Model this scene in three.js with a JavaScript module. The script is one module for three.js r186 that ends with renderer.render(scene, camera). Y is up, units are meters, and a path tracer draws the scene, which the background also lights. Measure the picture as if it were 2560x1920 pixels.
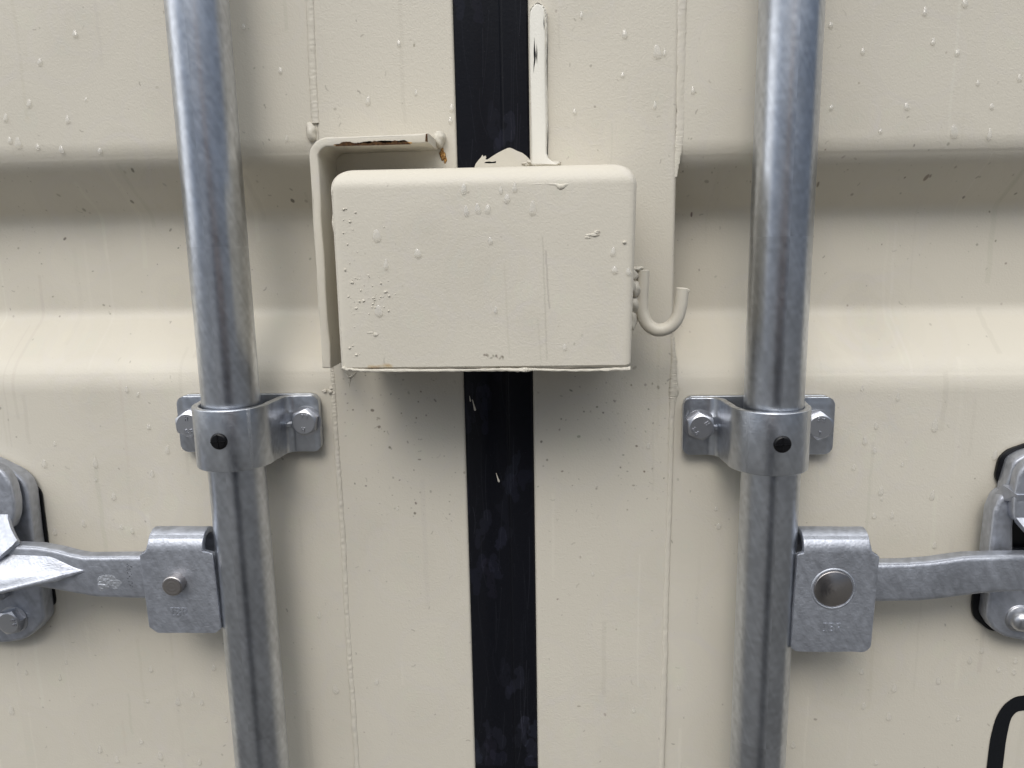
import * as THREE from 'three';
import { mergeGeometries, toCreasedNormals, mergeVertices } from 'three/addons/utils/BufferGeometryUtils.js';
import { ConvexGeometry } from 'three/addons/geometries/ConvexGeometry.js';
import { RoundedBoxGeometry } from 'three/addons/geometries/RoundedBoxGeometry.js';
import { FontLoader } from 'three/addons/loaders/FontLoader.js';
import { TextGeometry } from 'three/addons/geometries/TextGeometry.js';

// ---------------------------------------------------------------- camera, sky, sun, exposure
// The door face is the plane z = 0; lengths below are millimetres, measured from the camera's height (1.35 m above the ground).
const EYE = 1350, MM = 0.001, rad = THREE.MathUtils.degToRad;
const scene = new THREE.Scene();
const camera = new THREE.PerspectiveCamera(53.08, 4 / 3, 0.02, 400);
camera.position.set(0, EYE * MM, 0.478);
camera.rotation.set(rad(-10.51), rad(3.0), rad(-1.04), 'YXZ');

const renderer = new THREE.WebGLRenderer({ antialias: true });
renderer.setSize(1024, 768);
renderer.toneMapping = THREE.LinearToneMapping;
renderer.toneMappingExposure = 0.97;
renderer.shadowMap.enabled = true;

const sunDir = new THREE.Vector3(-0.13, 0.71, 0.65).normalize();
const sun = new THREE.DirectionalLight(0xfff6ea, 1.1);
sun.position.copy(sunDir).multiplyScalar(6).add(new THREE.Vector3(0, EYE * MM, 0));
sun.target.position.set(0, EYE * MM, 0);
sun.castShadow = true; sun.shadow.radius = 45; sun.shadow.mapSize.set(2048, 2048);
Object.assign(sun.shadow.camera, { left: -1, right: 1, top: 1, bottom: -1, near: 0.5, far: 14 });
scene.add(sun, sun.target);

// seeded noise
function rng(s) { return () => { s |= 0; s = s + 0x6D2B79F5 | 0; let t = Math.imul(s ^ s >>> 15, 1 | s); t = t + Math.imul(t ^ t >>> 7, 61 | t) ^ t; return ((t ^ t >>> 14) >>> 0) / 4294967296; }; }
const hash = (i, j, k = 0) => { let h = Math.imul(i, 374761393) ^ Math.imul(j, 668265263) ^ Math.imul(k, 1274126177); h = Math.imul(h ^ h >>> 13, 1274126177); return ((h ^ h >>> 16) >>> 0) / 4294967296; };
function vnoise(x, y, seed = 0, wrap = 0) {
  const i = Math.floor(x), j = Math.floor(y), fx = x - i, fy = y - j, u = fx * fx * (3 - 2 * fx), v = fy * fy * (3 - 2 * fy);
  const m = (a) => wrap ? ((a % wrap) + wrap) % wrap : a, h = (a, b) => hash(m(a), m(b), seed);
  return (h(i, j) * (1 - u) + h(i + 1, j) * u) * (1 - v) + (h(i, j + 1) * (1 - u) + h(i + 1, j + 1) * u) * v;
}
const fbm = (x, y, seed, oct = 4) => { let s = 0, a = 0.5, n = 0; for (let o = 0; o < oct; o++) { s += a * vnoise(x, y, seed + o); n += a; x *= 2.03; y *= 2.03; a *= 0.5; } return s / n; };
const smooth = (a, b, x) => { const t = Math.min(1, Math.max(0, (x - a) / (b - a))); return t * t * (3 - 2 * t); };

// overcast sky: brighter overhead and broadly around the veiled sun
{
  const sunAz = Math.atan2(sunDir.x, sunDir.z), sunEl = Math.asin(sunDir.y);
  const w = 512, h = 256, d = new Float32Array(w * h * 4), v = new THREE.Vector3();
  for (let y = 0; y < h; y++) for (let x = 0; x < w; x++) {
    const el = ((y + 0.5) / h - 0.5) * Math.PI, az = ((x + 0.5) / w - 0.5) * 2 * Math.PI;
    v.set(Math.cos(el) * Math.cos(az), Math.sin(el), Math.cos(el) * Math.sin(az));
    const e = Math.max(0, v.y);
    const toSun = Math.atan2(v.x, v.z) - sunAz, turn = Math.atan2(Math.sin(toSun), Math.cos(toSun));
    let l = 0.17 + 0.98 * smooth(0.2, 0.9, e);              // dull low cloud, lighter overhead
    l += 3.2 * Math.exp(-0.5 * ((turn + 0.12) / 0.9) ** 2) * Math.exp(-0.5 * ((el - sunEl) / 0.2) ** 2);   // the bright bank of cloud that veils the sun
    l += 1.5 * Math.exp(-0.5 * ((turn + 1.2) / 0.26) ** 2) * Math.exp(-0.5 * ((el - 0.15) / 0.3) ** 2);     // and the clear strip under it, to the left
    const p = v.y > 0.02 ? 1 / (v.y + 0.25) : 0;
    l *= 0.82 + 0.36 * fbm(20 + v.x * p * 1.6, 20 + v.z * p * 1.6, 5, 5);
    if (v.y < 0) l = 0.25;
    const o = (y * w + x) * 4; const bl = 1 - smooth(0.2, 1.1, l); d[o] = l * (0.97 - 0.24 * bl); d[o + 1] = l * (0.99 - 0.08 * bl); d[o + 2] = l * (1.02 + 0.2 * bl); d[o + 3] = 1;
  }
  const t = new THREE.DataTexture(d, w, h, THREE.RGBAFormat, THREE.FloatType);
  t.mapping = THREE.EquirectangularReflectionMapping; t.magFilter = t.minFilter = THREE.LinearFilter; t.needsUpdate = true;
  scene.background = t; scene.environment = t;
}

// ---------------------------------------------------------------- textures
function dataTex(n, f, srgb, size) {                       // f(u, v) in 0..n-1 gives [r, g, b] in 0..1; the picture covers `size` metres and repeats
  const d = new Uint8Array(n * n * 4);
  for (let y = 0; y < n; y++) for (let x = 0; x < n; x++) { const c = f(x, y), o = (y * n + x) * 4; for (let k = 0; k < 3; k++) d[o + k] = Math.max(0, Math.min(255, Math.round(c[k] * 255))); d[o + 3] = 255; }
  const t = new THREE.DataTexture(d, n, n); t.wrapS = t.wrapT = THREE.RepeatWrapping; t.magFilter = THREE.LinearFilter; t.minFilter = THREE.LinearMipmapLinearFilter; t.generateMipmaps = true;
  if (srgb) t.colorSpace = THREE.SRGBColorSpace;
  t.repeat.set(1 / size, 1 / size); t.needsUpdate = true; return t;
}
// orange peel of the sprayed paint: 0.12 m tile
const peel = dataTex(1024, (x, y) => {
  const s = x / 1024, t = y / 1024;
  const v = 0.3 * vnoise(s * 110, t * 110, 1, 110) + 0.14 * vnoise(s * 52, t * 52, 2, 52) + 0.46 * vnoise(s * 190, t * 190, 3, 190) + 0.1 * vnoise(s * 14, t * 14, 4, 14);
  return [v, v, v];
}, false, 0.12);
// grain of hot-dip zinc: roughness and relief, 0.1 m tile
const zincBump = dataTex(512, (x, y) => {
  const s = x / 512, t = y / 512;
  let v = 0.5 * vnoise(s * 110, t * 110, 11, 110) + 0.3 * vnoise(s * 50, t * 50, 12, 50) + 0.2 * vnoise(s * 17, t * 17, 13, 17);
  return [v, v, v];
}, false, 0.1);
const zincRough = dataTex(512, (x, y) => {
  const s = x / 512, t = y / 512;
  const streak = vnoise(s * 60 + t * 60, t * 6 - s * 6 + 64, 21), a = vnoise(s * 9, t * 9, 22, 9), b = vnoise(s * 80, t * 80, 23, 80);
  const r = 0.62 + 0.05 * (a - 0.5) + 0.05 * (b - 0.5) + 0.06 * (streak - 0.5);
  return [r, r, r];
}, false, 0.13);
const zincColour = dataTex(1024, (x, y) => {
  const s = x / 1024, t = y / 1024;
  const a = fbm(s * 7, t * 7, 31, 3), b = vnoise(s * 120, t * 120, 32, 120), st = vnoise(s * 70 + t * 25, t * 5, 33), bl = smooth(0.52, 0.7, fbm(s * 4 + 9, t * 2.2 + 3, 34, 4));
  const v = 0.79 + 0.05 * (a - 0.5) + 0.07 * (b - 0.5) + 0.05 * (st - 0.5) - 0.02 * bl + 0.045 * (vnoise(s * 190 + t * 90, t * 12 - s * 5 + 40, 35) - 0.5);
  return [v * 0.972, v * 0.99, v * 1.02 + 0.006 * bl];
}, true, 0.31);

function canvasTex(w, h, draw) {
  const c = document.createElement('canvas'); c.width = w; c.height = h; const g = c.getContext('2d'); draw(g, w, h);
  const t = new THREE.CanvasTexture(c); t.colorSpace = THREE.SRGBColorSpace; t.wrapS = t.wrapT = THREE.RepeatWrapping; return t;
}
// colour of the paint: a cream base, grains of dirt, hair-thin scuffs, faint run marks; covers the 0.76 m square of door in view
const CREAM = [0xca, 0xc4, 0xb6];
function paintTex(seed, specks, scuffs, streaks, extra) {
  const S = 2048, t = canvasTex(S, S, (g) => {
    const R = rng(seed);
    g.fillStyle = `rgb(${CREAM})`; g.fillRect(0, 0, S, S);
    for (let i = 0; i < 420; i++) {                        // slight patches of tone
      const x = R() * S, y = R() * S, r = 20 + R() * 90, k = R() < 0.5 ? '255,250,232' : '120,112,96';
      const q = g.createRadialGradient(x, y, 0, x, y, r); q.addColorStop(0, `rgba(${k},0.035)`); q.addColorStop(1, `rgba(${k},0)`); g.fillStyle = q; g.fillRect(x - r, y - r, 2 * r, 2 * r);
    }
    for (let i = 0; i < streaks; i++) {                    // water marks that ran down
      const x = R() * S, y = R() * S, n = 60 + R() * 240; g.strokeStyle = R() < 0.55 ? `rgba(96,90,78,${0.02 + R() * 0.035})` : `rgba(255,253,244,${0.03 + R() * 0.05})`; g.lineWidth = 1.5 + R() * 8;
      g.beginPath(); g.moveTo(x, y); for (let k = 1; k < 8; k++) g.lineTo(x + (R() - 0.5) * 3, y + n * k / 8); g.stroke();
    }
    const speck = (x, y, r, a) => { g.fillStyle = `rgba(${52 + R() * 20 | 0},${46 + R() * 16 | 0},${34 + R() * 14 | 0},${a})`; g.beginPath(); g.ellipse(x, y, r * (0.7 + R() * 0.9), r * (0.5 + R() * 0.6), R() * 3.1, 0, 7); g.fill(); };
    for (let i = 0; i < specks; i++) speck(R() * S, R() * S, 0.5 + Math.pow(R(), 6) * 2.0, 0.08 + R() * 0.26);
    for (let i = 0; i < scuffs; i++) {
      g.strokeStyle = `rgba(60,54,44,${0.08 + R() * 0.25})`; g.lineWidth = 0.7 + R() * 1.2; const x = R() * S, y = R() * S, r = 2 + R() * 7, a = R() * 6.3;
      g.beginPath(); g.arc(x, y, r, a, a + 0.3 + R() * 1.1); g.stroke();
    }
    if (extra) extra(g, R, speck, (x, y) => [(x / 760 + 0.5) * S, (0.5 - (y + 110) / 760) * S]);   // scene millimetres to canvas
  });
  t.repeat.set(1 / 0.76, 1 / 0.76); t.offset.set(0.5, 0.5 + 110 / 760); return t;
}
const grimeBand = (y0, y1, n) => (g, R, speck, at) => {    // grains caught under the upper fold of the rib
  for (let i = 0; i < n; i++) { const [x, y] = at(-380 + R() * 760, y0 + R() * (y1 - y0)); speck(x, y, 0.6 + Math.pow(R(), 5) * 2.6, 0.14 + R() * 0.4); }
};

// ---------------------------------------------------------------- materials
const lin = (r, g, b) => new THREE.Color().setRGB(r, g, b);
function paint(map, bump = 0.0001, rough = 0.5) { return new THREE.MeshPhysicalMaterial({ map, roughness: rough, bumpMap: peel, bumpScale: bump, specularIntensity: 0.8 }); }
const M = {
  panel: paint(paintTex(7, 1100, 520, 230, (g, R, speck, at) => { grimeBand(18, 54, 240)(g, R, speck, at); grimeBand(-50, 16, 140)(g, R, speck, at); })),
  member: paint(paintTex(19, 1300, 700, 60, (g, R, speck, at) => { for (let i = 0; i < 420; i++) { const [x, y] = at(-135 + R() * 210, -70 - Math.pow(R(), 1.5) * 110); speck(x, y, 0.5 + Math.pow(R(), 4) * 2.4, 0.2 + R() * 0.35); } }), 0.00013),
  box: paint(paintTex(31, 500, 160, 40, (g, R, speck, at) => {
    for (const [x, y0, y1, a] of [[-4, 2, -62, 0.09], [-2.5, -5, -35, 0.14], [-24, -12, -60, 0.05], [-7, -40, -64, 0.05]]) { g.strokeStyle = `rgba(58,54,48,${a})`; g.lineWidth = 2.2; g.beginPath(); for (let k = 0; k <= 14; k++) { const [cx, cy] = at(x + (R() - 0.5) * 0.35 + k * 0.12, y0 + (y1 - y0) * k / 14); k ? g.lineTo(cx, cy) : g.moveTo(cx, cy); } g.stroke(); }
    for (let i = 0; i < 22; i++) { const [x, y] = at(-98 + R() * 14, -63.6 - R() * 2); g.fillStyle = `rgba(150,104,44,${0.03 + R() * 0.1})`; g.beginPath(); g.ellipse(x, y, 2 + R() * 5, 1 + R() * 2, 0, 0, 7); g.fill(); }
    for (let i = 0; i < 14; i++) { const [x, y] = at(-36 + R() * 12, -59 - R() * 2); speck(x, y, 0.6 + R() * 1.4, 0.3); }
  }), 0.0001, 0.5),
  white: paint(paintTex(53, 200, 120, 20, (g) => { g.fillStyle = 'rgba(255,255,250,0.42)'; g.fillRect(0, 0, 2048, 2048); }), 0.0001, 0.48),
  bead: paint(paintTex(43, 500, 200, 20), 0.0001, 0.48),
  zinc: new THREE.MeshStandardMaterial({ map: zincColour, metalness: 1, roughness: 0.5, roughnessMap: zincRough, bumpMap: zincBump, bumpScale: 0.000004 }),
  strap: new THREE.MeshStandardMaterial({ map: zincColour, metalness: 1, roughness: 0.56, roughnessMap: zincRough, bumpMap: zincBump, bumpScale: 0.00008 }),
  scuff: new THREE.MeshStandardMaterial({ color: lin(0.6, 0.62, 0.66), metalness: 1, roughness: 0.55, bumpMap: zincBump, bumpScale: 0.0005 }),
  zincCast: new THREE.MeshStandardMaterial({ map: zincColour, color: lin(0.88, 0.88, 0.9), metalness: 1, roughness: 0.9, roughnessMap: zincRough, bumpMap: zincBump, bumpScale: 0.00016 }),
  bolt: new THREE.MeshStandardMaterial({ color: lin(0.56, 0.57, 0.6), metalness: 1, roughness: 0.36 }),
  rivet: new THREE.MeshStandardMaterial({ color: lin(0.42, 0.395, 0.385), metalness: 1, roughness: 0.28, bumpMap: zincBump, bumpScale: 0.00003 }),
  rubber: new THREE.MeshPhysicalMaterial({ map: (() => { const t = canvasTex(512, 2048, (g, w, h) => {      // black rubber with hair scratches, dried water marks and dust
    const R = rng(91); g.fillStyle = '#121318'; g.fillRect(0, 0, w, h);
    for (let i = 0; i < 170; i++) { g.strokeStyle = `rgba(150,152,160,${0.05 + R() * 0.16})`; g.lineWidth = 0.6 + R() * 1.1; const x = R() * w, y = R() * h, n = 30 + R() * 260; g.beginPath(); g.moveTo(x, y); g.quadraticCurveTo(x + (R() - 0.5) * 30, y + n / 2, x + (R() - 0.5) * 60, y + n); g.stroke(); }
    for (let i = 0; i < 60; i++) { let x = R() * w, y = R() * h; g.fillStyle = `rgba(96,100,124,${0.05 + R() * 0.1})`; g.beginPath(); for (let k = 0; k < 14; k++) { x += (R() - 0.5) * 26; y += (R() - 0.35) * 40; g.ellipse(x, y, 5 + R() * 12, 8 + R() * 22, 0, 0, 7); } g.fill(); }
    for (let i = 0; i < 900; i++) { g.fillStyle = `rgba(190,190,194,${R() * 0.25})`; g.fillRect(R() * w, R() * h, 0.8 + R() * 1.4, 0.8 + R() * 2); }
  }); t.repeat.set(1 / 0.09, 1 / 0.36); return t; })(), roughness: 0.3, specularIntensity: 0.4, bumpMap: zincBump, bumpScale: 0.00005 }),
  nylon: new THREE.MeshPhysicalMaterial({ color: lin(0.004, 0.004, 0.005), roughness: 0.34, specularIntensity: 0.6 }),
  decal: new THREE.MeshPhysicalMaterial({ color: lin(0.006, 0.007, 0.009), specularIntensity: 0.5, roughness: 0.5, bumpMap: peel, bumpScale: 0.0001 }),
  drop: new THREE.MeshPhysicalMaterial({ color: lin(0.965, 0.96, 0.945), roughness: 0.03, transmission: 0.84, thickness: 0, ior: 1.42 }),
};

// ---------------------------------------------------------------- helpers
const taken = {};
const numbered = (n) => { taken[n] = (taken[n] ?? -1) + 1; return taken[n] ? `${n}_${String(taken[n]).padStart(3, '0')}` : n; };
function boxUV(g, fold) {                                  // texture coordinates in metres, by the way each face points
  g.computeBoundingBox(); if (!g.attributes.normal) g.computeVertexNormals();
  const p = g.attributes.position, n = g.attributes.normal, uv = new Float32Array(p.count * 2);
  for (let i = 0; i < p.count; i++) {
    const a = Math.abs(n.getX(i)), b = Math.abs(n.getY(i)), c = Math.abs(n.getZ(i)), x = p.getX(i) * MM, y = p.getY(i) * MM, z = p.getZ(i) * MM;
    if (!fold && c >= a && c >= b) { uv[2 * i] = x; uv[2 * i + 1] = y; } else if (fold && a < Math.max(b, c)) { uv[2 * i] = x; uv[2 * i + 1] = fold(y / MM, z / MM) * MM; } else if (a >= b) { uv[2 * i] = z + 0.05; uv[2 * i + 1] = y; } else { uv[2 * i] = x; uv[2 * i + 1] = z + 0.03; }
  }
  g.setAttribute('uv', new THREE.BufferAttribute(uv, 2)); return g;
}
function thing(name, label, category, base, group) {       // base in scene millimetres; its parts are given in scene millimetres too
  const o = new THREE.Group(); o.name = numbered(name); o.userData = { label, category }; if (group) o.userData.group = group;
  o.position.set(base[0] * MM, (base[1] + EYE) * MM, base[2] * MM); o.base = base; scene.add(o); return o;
}
function part(parent, name, geo, mat, opt = {}) {
  const b = opt.base ?? parent.base;
  if (!opt.uv) boxUV(geo, opt.fold);
  geo.translate(-b[0], -b[1], -b[2]); geo.scale(MM, MM, MM);
  const m = new THREE.Mesh(geo, mat); m.name = name; m.castShadow = m.receiveShadow = true; m.base = b;
  if (opt.label) m.userData.label = opt.label; if (opt.kind) m.userData.kind = opt.kind;
  parent.add(m); return m;
}
function grid(nu, nv, f, closedU = false) {                // f(u, v) -> [x, y, z]; u and v in 0..1
  const p = [], idx = [];
  for (let j = 0; j <= nv; j++) for (let i = 0; i <= nu; i++) p.push(...f(i / nu, j / nv));
  for (let j = 0; j < nv; j++) for (let i = 0; i < nu; i++) { const a = j * (nu + 1) + i, b = a + 1, c = a + nu + 1, d = c + 1; idx.push(a, b, d, a, d, c); }
  let g = new THREE.BufferGeometry(); g.setAttribute('position', new THREE.Float32BufferAttribute(p, 3)); g.setIndex(idx);
  if (closedU) g = mergeVertices(g, 1e-4);
  g.computeVertexNormals(); return g;
}
function extrude(shape, depth, bevel = 0.8, opt = {}) {    // front face ends at z = depth, back at z = 0, outline kept
  const g = new THREE.ExtrudeGeometry(shape, { depth: depth - 2 * bevel, bevelEnabled: bevel > 0, bevelThickness: bevel, bevelSize: bevel, bevelOffset: -bevel, bevelSegments: opt.seg ?? 3, curveSegments: opt.curve ?? 16, steps: opt.steps ?? 1 });
  g.translate(0, 0, bevel); return g;
}
const crease = (g, a = 0.7) => { g.deleteAttribute('uv'); return toCreasedNormals(g, a); };
const poly = (pts) => new THREE.Shape(pts.map(([x, y]) => new THREE.Vector2(x, y)));
function roundPoly(pts, r, seg = 6) {                      // polygon with rounded corners; r is one radius or one per corner
  const out = [], n = pts.length;
  for (let i = 0; i < n; i++) {
    const P = new THREE.Vector2(...pts[i]), A = new THREE.Vector2(...pts[(i + n - 1) % n]), B = new THREE.Vector2(...pts[(i + 1) % n]);
    const a = A.clone().sub(P), b = B.clone().sub(P), q = Math.min(Array.isArray(r) ? r[i] : r, a.length() * 0.49, b.length() * 0.49);
    if (q < 0.05) { out.push([P.x, P.y]); continue; }
    const s = P.clone().add(a.setLength(q)), e = P.clone().add(b.setLength(q));
    for (let k = 0; k <= seg; k++) { const t = k / seg; out.push([(1 - t) ** 2 * s.x + 2 * t * (1 - t) * P.x + t * t * e.x, (1 - t) ** 2 * s.y + 2 * t * (1 - t) * P.y + t * t * e.y]); }
  }
  return out;
}
function thickPath(pts, t) {                               // closed outline of a bent sheet of thickness t along a centre line
  const L = [], Rr = [];
  pts.forEach(([x, y], i) => { const a = pts[Math.max(0, i - 1)], b = pts[Math.min(pts.length - 1, i + 1)], dx = b[0] - a[0], dy = b[1] - a[1], l = Math.hypot(dx, dy); L.push([x - dy / l * t / 2, y + dx / l * t / 2]); Rr.push([x + dy / l * t / 2, y - dx / l * t / 2]); });
  return poly([...L, ...Rr.reverse()]);
}
function bead(path, width, height, seed, step = 0.9, rough = 0.3) {   // a weld bead lying on the face; path in [x, y, z, scale]
  const c = new THREE.CatmullRomCurve3(path.map((p) => new THREE.Vector3(p[0], p[1], p[2])), false, 'centripetal'), len = c.getLength(), n = Math.max(6, Math.round(len / step));
  const nu = 8; const sc = (v) => { const f = v * (path.length - 1), i = Math.min(path.length - 2, Math.floor(f)); return (path[i][3] ?? 1) + ((path[i + 1][3] ?? 1) - (path[i][3] ?? 1)) * (f - i); };
  return grid(nu, n, (u, v) => {
    const p = c.getPoint(v), t = c.getTangent(v), s = new THREE.Vector3(-t.y, t.x, 0).normalize(), a = Math.PI * u, k = sc(v), d = v * len;
    const w = width / 2 * k * (1 + rough * (vnoise(d * 0.55, 3 + u * 2, seed) - 0.5)), h = height * k * (1 + rough * 1.6 * (vnoise(d * 0.8, 9 + u * 2.5, seed + 1) - 0.5)), off = rough * width * 0.35 * (vnoise(d * 0.12, 1, seed + 2) - 0.5);
    return [p.x + s.x * (w * Math.cos(a) + off), p.y + s.y * (w * Math.cos(a) + off), p.z + h * Math.pow(Math.sin(a), 0.8) - 0.15];
  });
}
function lump(x, y, z, rx, ry, rz, seed, amp = 0.25, seg = 16) {       // an irregular bump
  const g = new THREE.SphereGeometry(1, seg, Math.round(seg * 0.75)), p = g.attributes.position;
  for (let i = 0; i < p.count; i++) { const a = p.getX(i), b = p.getY(i), c = p.getZ(i), k = 1 + amp * (vnoise(4 + a * 1.6 + c, 4 + b * 1.6 - c, seed) - 0.5) * 2; p.setXYZ(i, x + a * rx * k, y + b * ry * k, z + c * rz * k); }
  g.deleteAttribute('uv'); const m = mergeVertices(g, 1e-4); m.computeVertexNormals(); return m;
}
const lathe = (pts, seg = 40) => { const g = new THREE.LatheGeometry(pts.map(([r, z]) => new THREE.Vector2(Math.max(r, 1e-4), z)), seg); g.rotateX(Math.PI / 2); return g; };  // axis along z
const font = await new FontLoader().loadAsync('fonts/droid/droid_sans_bold.typeface.json');
function text(s, size, depth) { const g = new TextGeometry(s, { font, size, depth, curveSegments: 4, bevelEnabled: false }); g.computeBoundingBox(); const b = g.boundingBox; g.translate(-(b.min.x + b.max.x) / 2, -(b.min.y + b.max.y) / 2, 0); return g; }

// ---------------------------------------------------------------- container doors
function ribProfile(u1, u2, l1, l2, d = 40) {              // outer line of the sheet, top to bottom, as [y, z] with rounded folds
  const pts = [[1000, 0]];
  for (const o of [560, 0, -560]) pts.push([u1 + o, 0], [u2 + o, -d], [l1 + o, -d], [l2 + o, 0]);
  pts.push([-1100, 0]);
  const out = [];
  pts.forEach((p, i) => {
    if (i === 0 || i === pts.length - 1) { out.push(p); return; }
    const P = new THREE.Vector2(...p), a = new THREE.Vector2(...pts[i - 1]).sub(P), b = new THREE.Vector2(...pts[i + 1]).sub(P), q = p[1] === 0 ? (i % 4 === 1 ? 11 : 14) : 6.5, s = P.clone().add(a.setLength(q)), e = P.clone().add(b.setLength(q));
    for (let k = 0; k <= 12; k++) { const t = k / 12; out.push([(1 - t) ** 2 * s.x + 2 * t * (1 - t) * P.x + t * t * e.x, (1 - t) ** 2 * s.y + 2 * t * (1 - t) * P.y + t * t * e.y]); }
  });
  const even = [out[0]];                                   // no step longer than 2 mm near the folds in view
  for (let i = 1; i < out.length; i++) { const [y0, z0] = out[i - 1], [y1, z1] = out[i], l = Math.hypot(y1 - y0, z1 - z0), n = Math.ceil(l / (l > 200 ? 12 : 1.6)); for (let k = 1; k <= n; k++) even.push([y0 + (y1 - y0) * k / n, z0 + (z1 - z0) * k / n]); }
  return even;
}
function panelLift(x, y, seed) { return 0.9 * (vnoise(x / 90 + 50, y / 80 + 50, seed) - 0.5) + 0.44 * (vnoise(x / 260 + 50, 7, seed + 2) - 0.5); }
function panelSheet(x0, x1, prof, seed) {
  const nx = 60, n = prof.length;
  const f = (back) => (u, v) => {
    const i = Math.min(n - 1, Math.round(v * (n - 1))), [y, z] = prof[i], x = x0 + (x1 - x0) * u;
    const w = 0.9 * (vnoise(x / 90 + 50, y / 80 + 50, seed) - 0.5) + 1.1 * (vnoise(x / 260 + 50, 7, seed + 2) - 0.5) * (z < -2 ? 1 : 0.4);
    const yy = y + 1.3 * (vnoise(x / 150 + 9, 3, seed + 4) - 0.5);
    return [x, yy, z + w - (back ? 2.2 : 0)];
  };
  const front = grid(nx, n - 1, (u, v) => f(false)(u, v)), back = grid(nx, n - 1, (u, v) => f(true)(u, v));
  front.setIndex([...front.index.array].map((_, k, a) => a[k - (k % 3) + [0, 2, 1][k % 3]])); front.computeVertexNormals();
  return mergeGeometries([front, back]);
}
function member(x0, x1, r) {
  const h = 1500, g = extrude(poly(roundPoly([[x0, -50], [x1, -50], [x1, 0.6], [x0, 0.6]], [0.5, 0.5, r, r], 8)), h, 0);
  g.rotateX(Math.PI / 2); g.translate(0, h / 2 - 50, 0);
  // (x, z) outline drawn out along y
  return crease(g, 0.5);
}
const doorL = thing('container_door', 'cream painted ribbed door left of the black rubber strip, carrying the rust-edged angle bracket', 'door', [-600, -1000, -2]);
part(doorL, 'ribbed_panel', panelSheet(-1150, -139.6, ribProfile(53.5, 21, -45.5, -78), 101), M.panel, { fold: (y) => y });
part(doorL, 'edge_post', member(-140, -55.6, 2.2), M.member);
part(doorL, 'weld_bead', bead([[-139.6, 330, 0.2], [-139.8, 200, 0.2], [-139.4, 140, 0.2], [-140.4, 105, 0.2], [-140.6, 72, 0.2]], 5.0, 1.5, 5, 1.1, 0.13), M.bead);
part(doorL, 'weld_bead', bead([[-140.2, -70, 0.2, 0.5], [-139.6, -82, 0.2, 0.8], [-140, -110, 0.2], [-139.4, -180, 0.2, 1.1], [-139.9, -260, 0.2], [-139.4, -330, 0.2, 1.1], [-139.7, -480, 0.2]], 3.8, 1.2, 8, 0.9, 0.3), M.bead);
part(doorL, 'weld_blob', lump(-143.6, 67, 0.6, 3.3, 5, 2.8, 61, 0.28), M.bead);
for (const [x, y, r, s] of [[-145.2, -92.3, 1.3, 3], [-141.6, -92.6, 1.5, 4], [-140.9, -90.5, 1.1, 5]]) part(doorL, 'weld_spatter', lump(x, y, 0.5, r * 1.3, r, r, 70 + s), M.bead);
{ // a tag of paint skin left beside the lower corner of the box
  const g = mergeGeometries([bead([[-131, -80, 0.6, 0.4], [-129, -83.5, 0.6], [-124, -80, 0.6, 0.5]], 1.8, 1, 33), bead([[-129.4, -90, 0.6, 0.3], [-128.6, -84, 0.6]], 1.5, 0.9, 34)]); part(doorL, 'paint_tag', g, M.bead);
}
const doorR = thing('container_door', 'cream painted ribbed door right of the black rubber strip, carrying the lock box', 'door', [600, -1000, -2]);
part(doorR, 'ribbed_panel', panelSheet(75, 1150, ribProfile(46.5, 16, -50.5, -82.5), 131), M.panel, { fold: (y) => y });
part(doorR, 'edge_post', member(-12, 75.4, 3), M.member);
part(doorR, 'weld_bead', bead([[76.2, 330, 0, 0.8], [76.4, 160, 0], [76.8, 110, 0, 0.9], [76.9, 60, 0, 0.9], [75.6, 45, 0, 0.6], [74.8, 36, 0, 0.3]], 5.6, 0.8, 15, 1.2, 0.2), M.bead);
part(doorR, 'weld_bead', bead([[75.2, -60, 0, 0.5], [76.2, -72, 0, 0.8], [76.2, -86, 0.2, 1.3], [76.4, -94, 0.2, 1.7], [75.6, -104, 0.2, 1.0], [75.4, -150, 0.2, 0.9], [74.4, -220, 0.2], [74, -290, 0.2, 1.1], [73.4, -380, 0.2], [73, -480, 0.2]], 3.8, 1.1, 18, 1.0, 0.25), M.bead);

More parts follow.
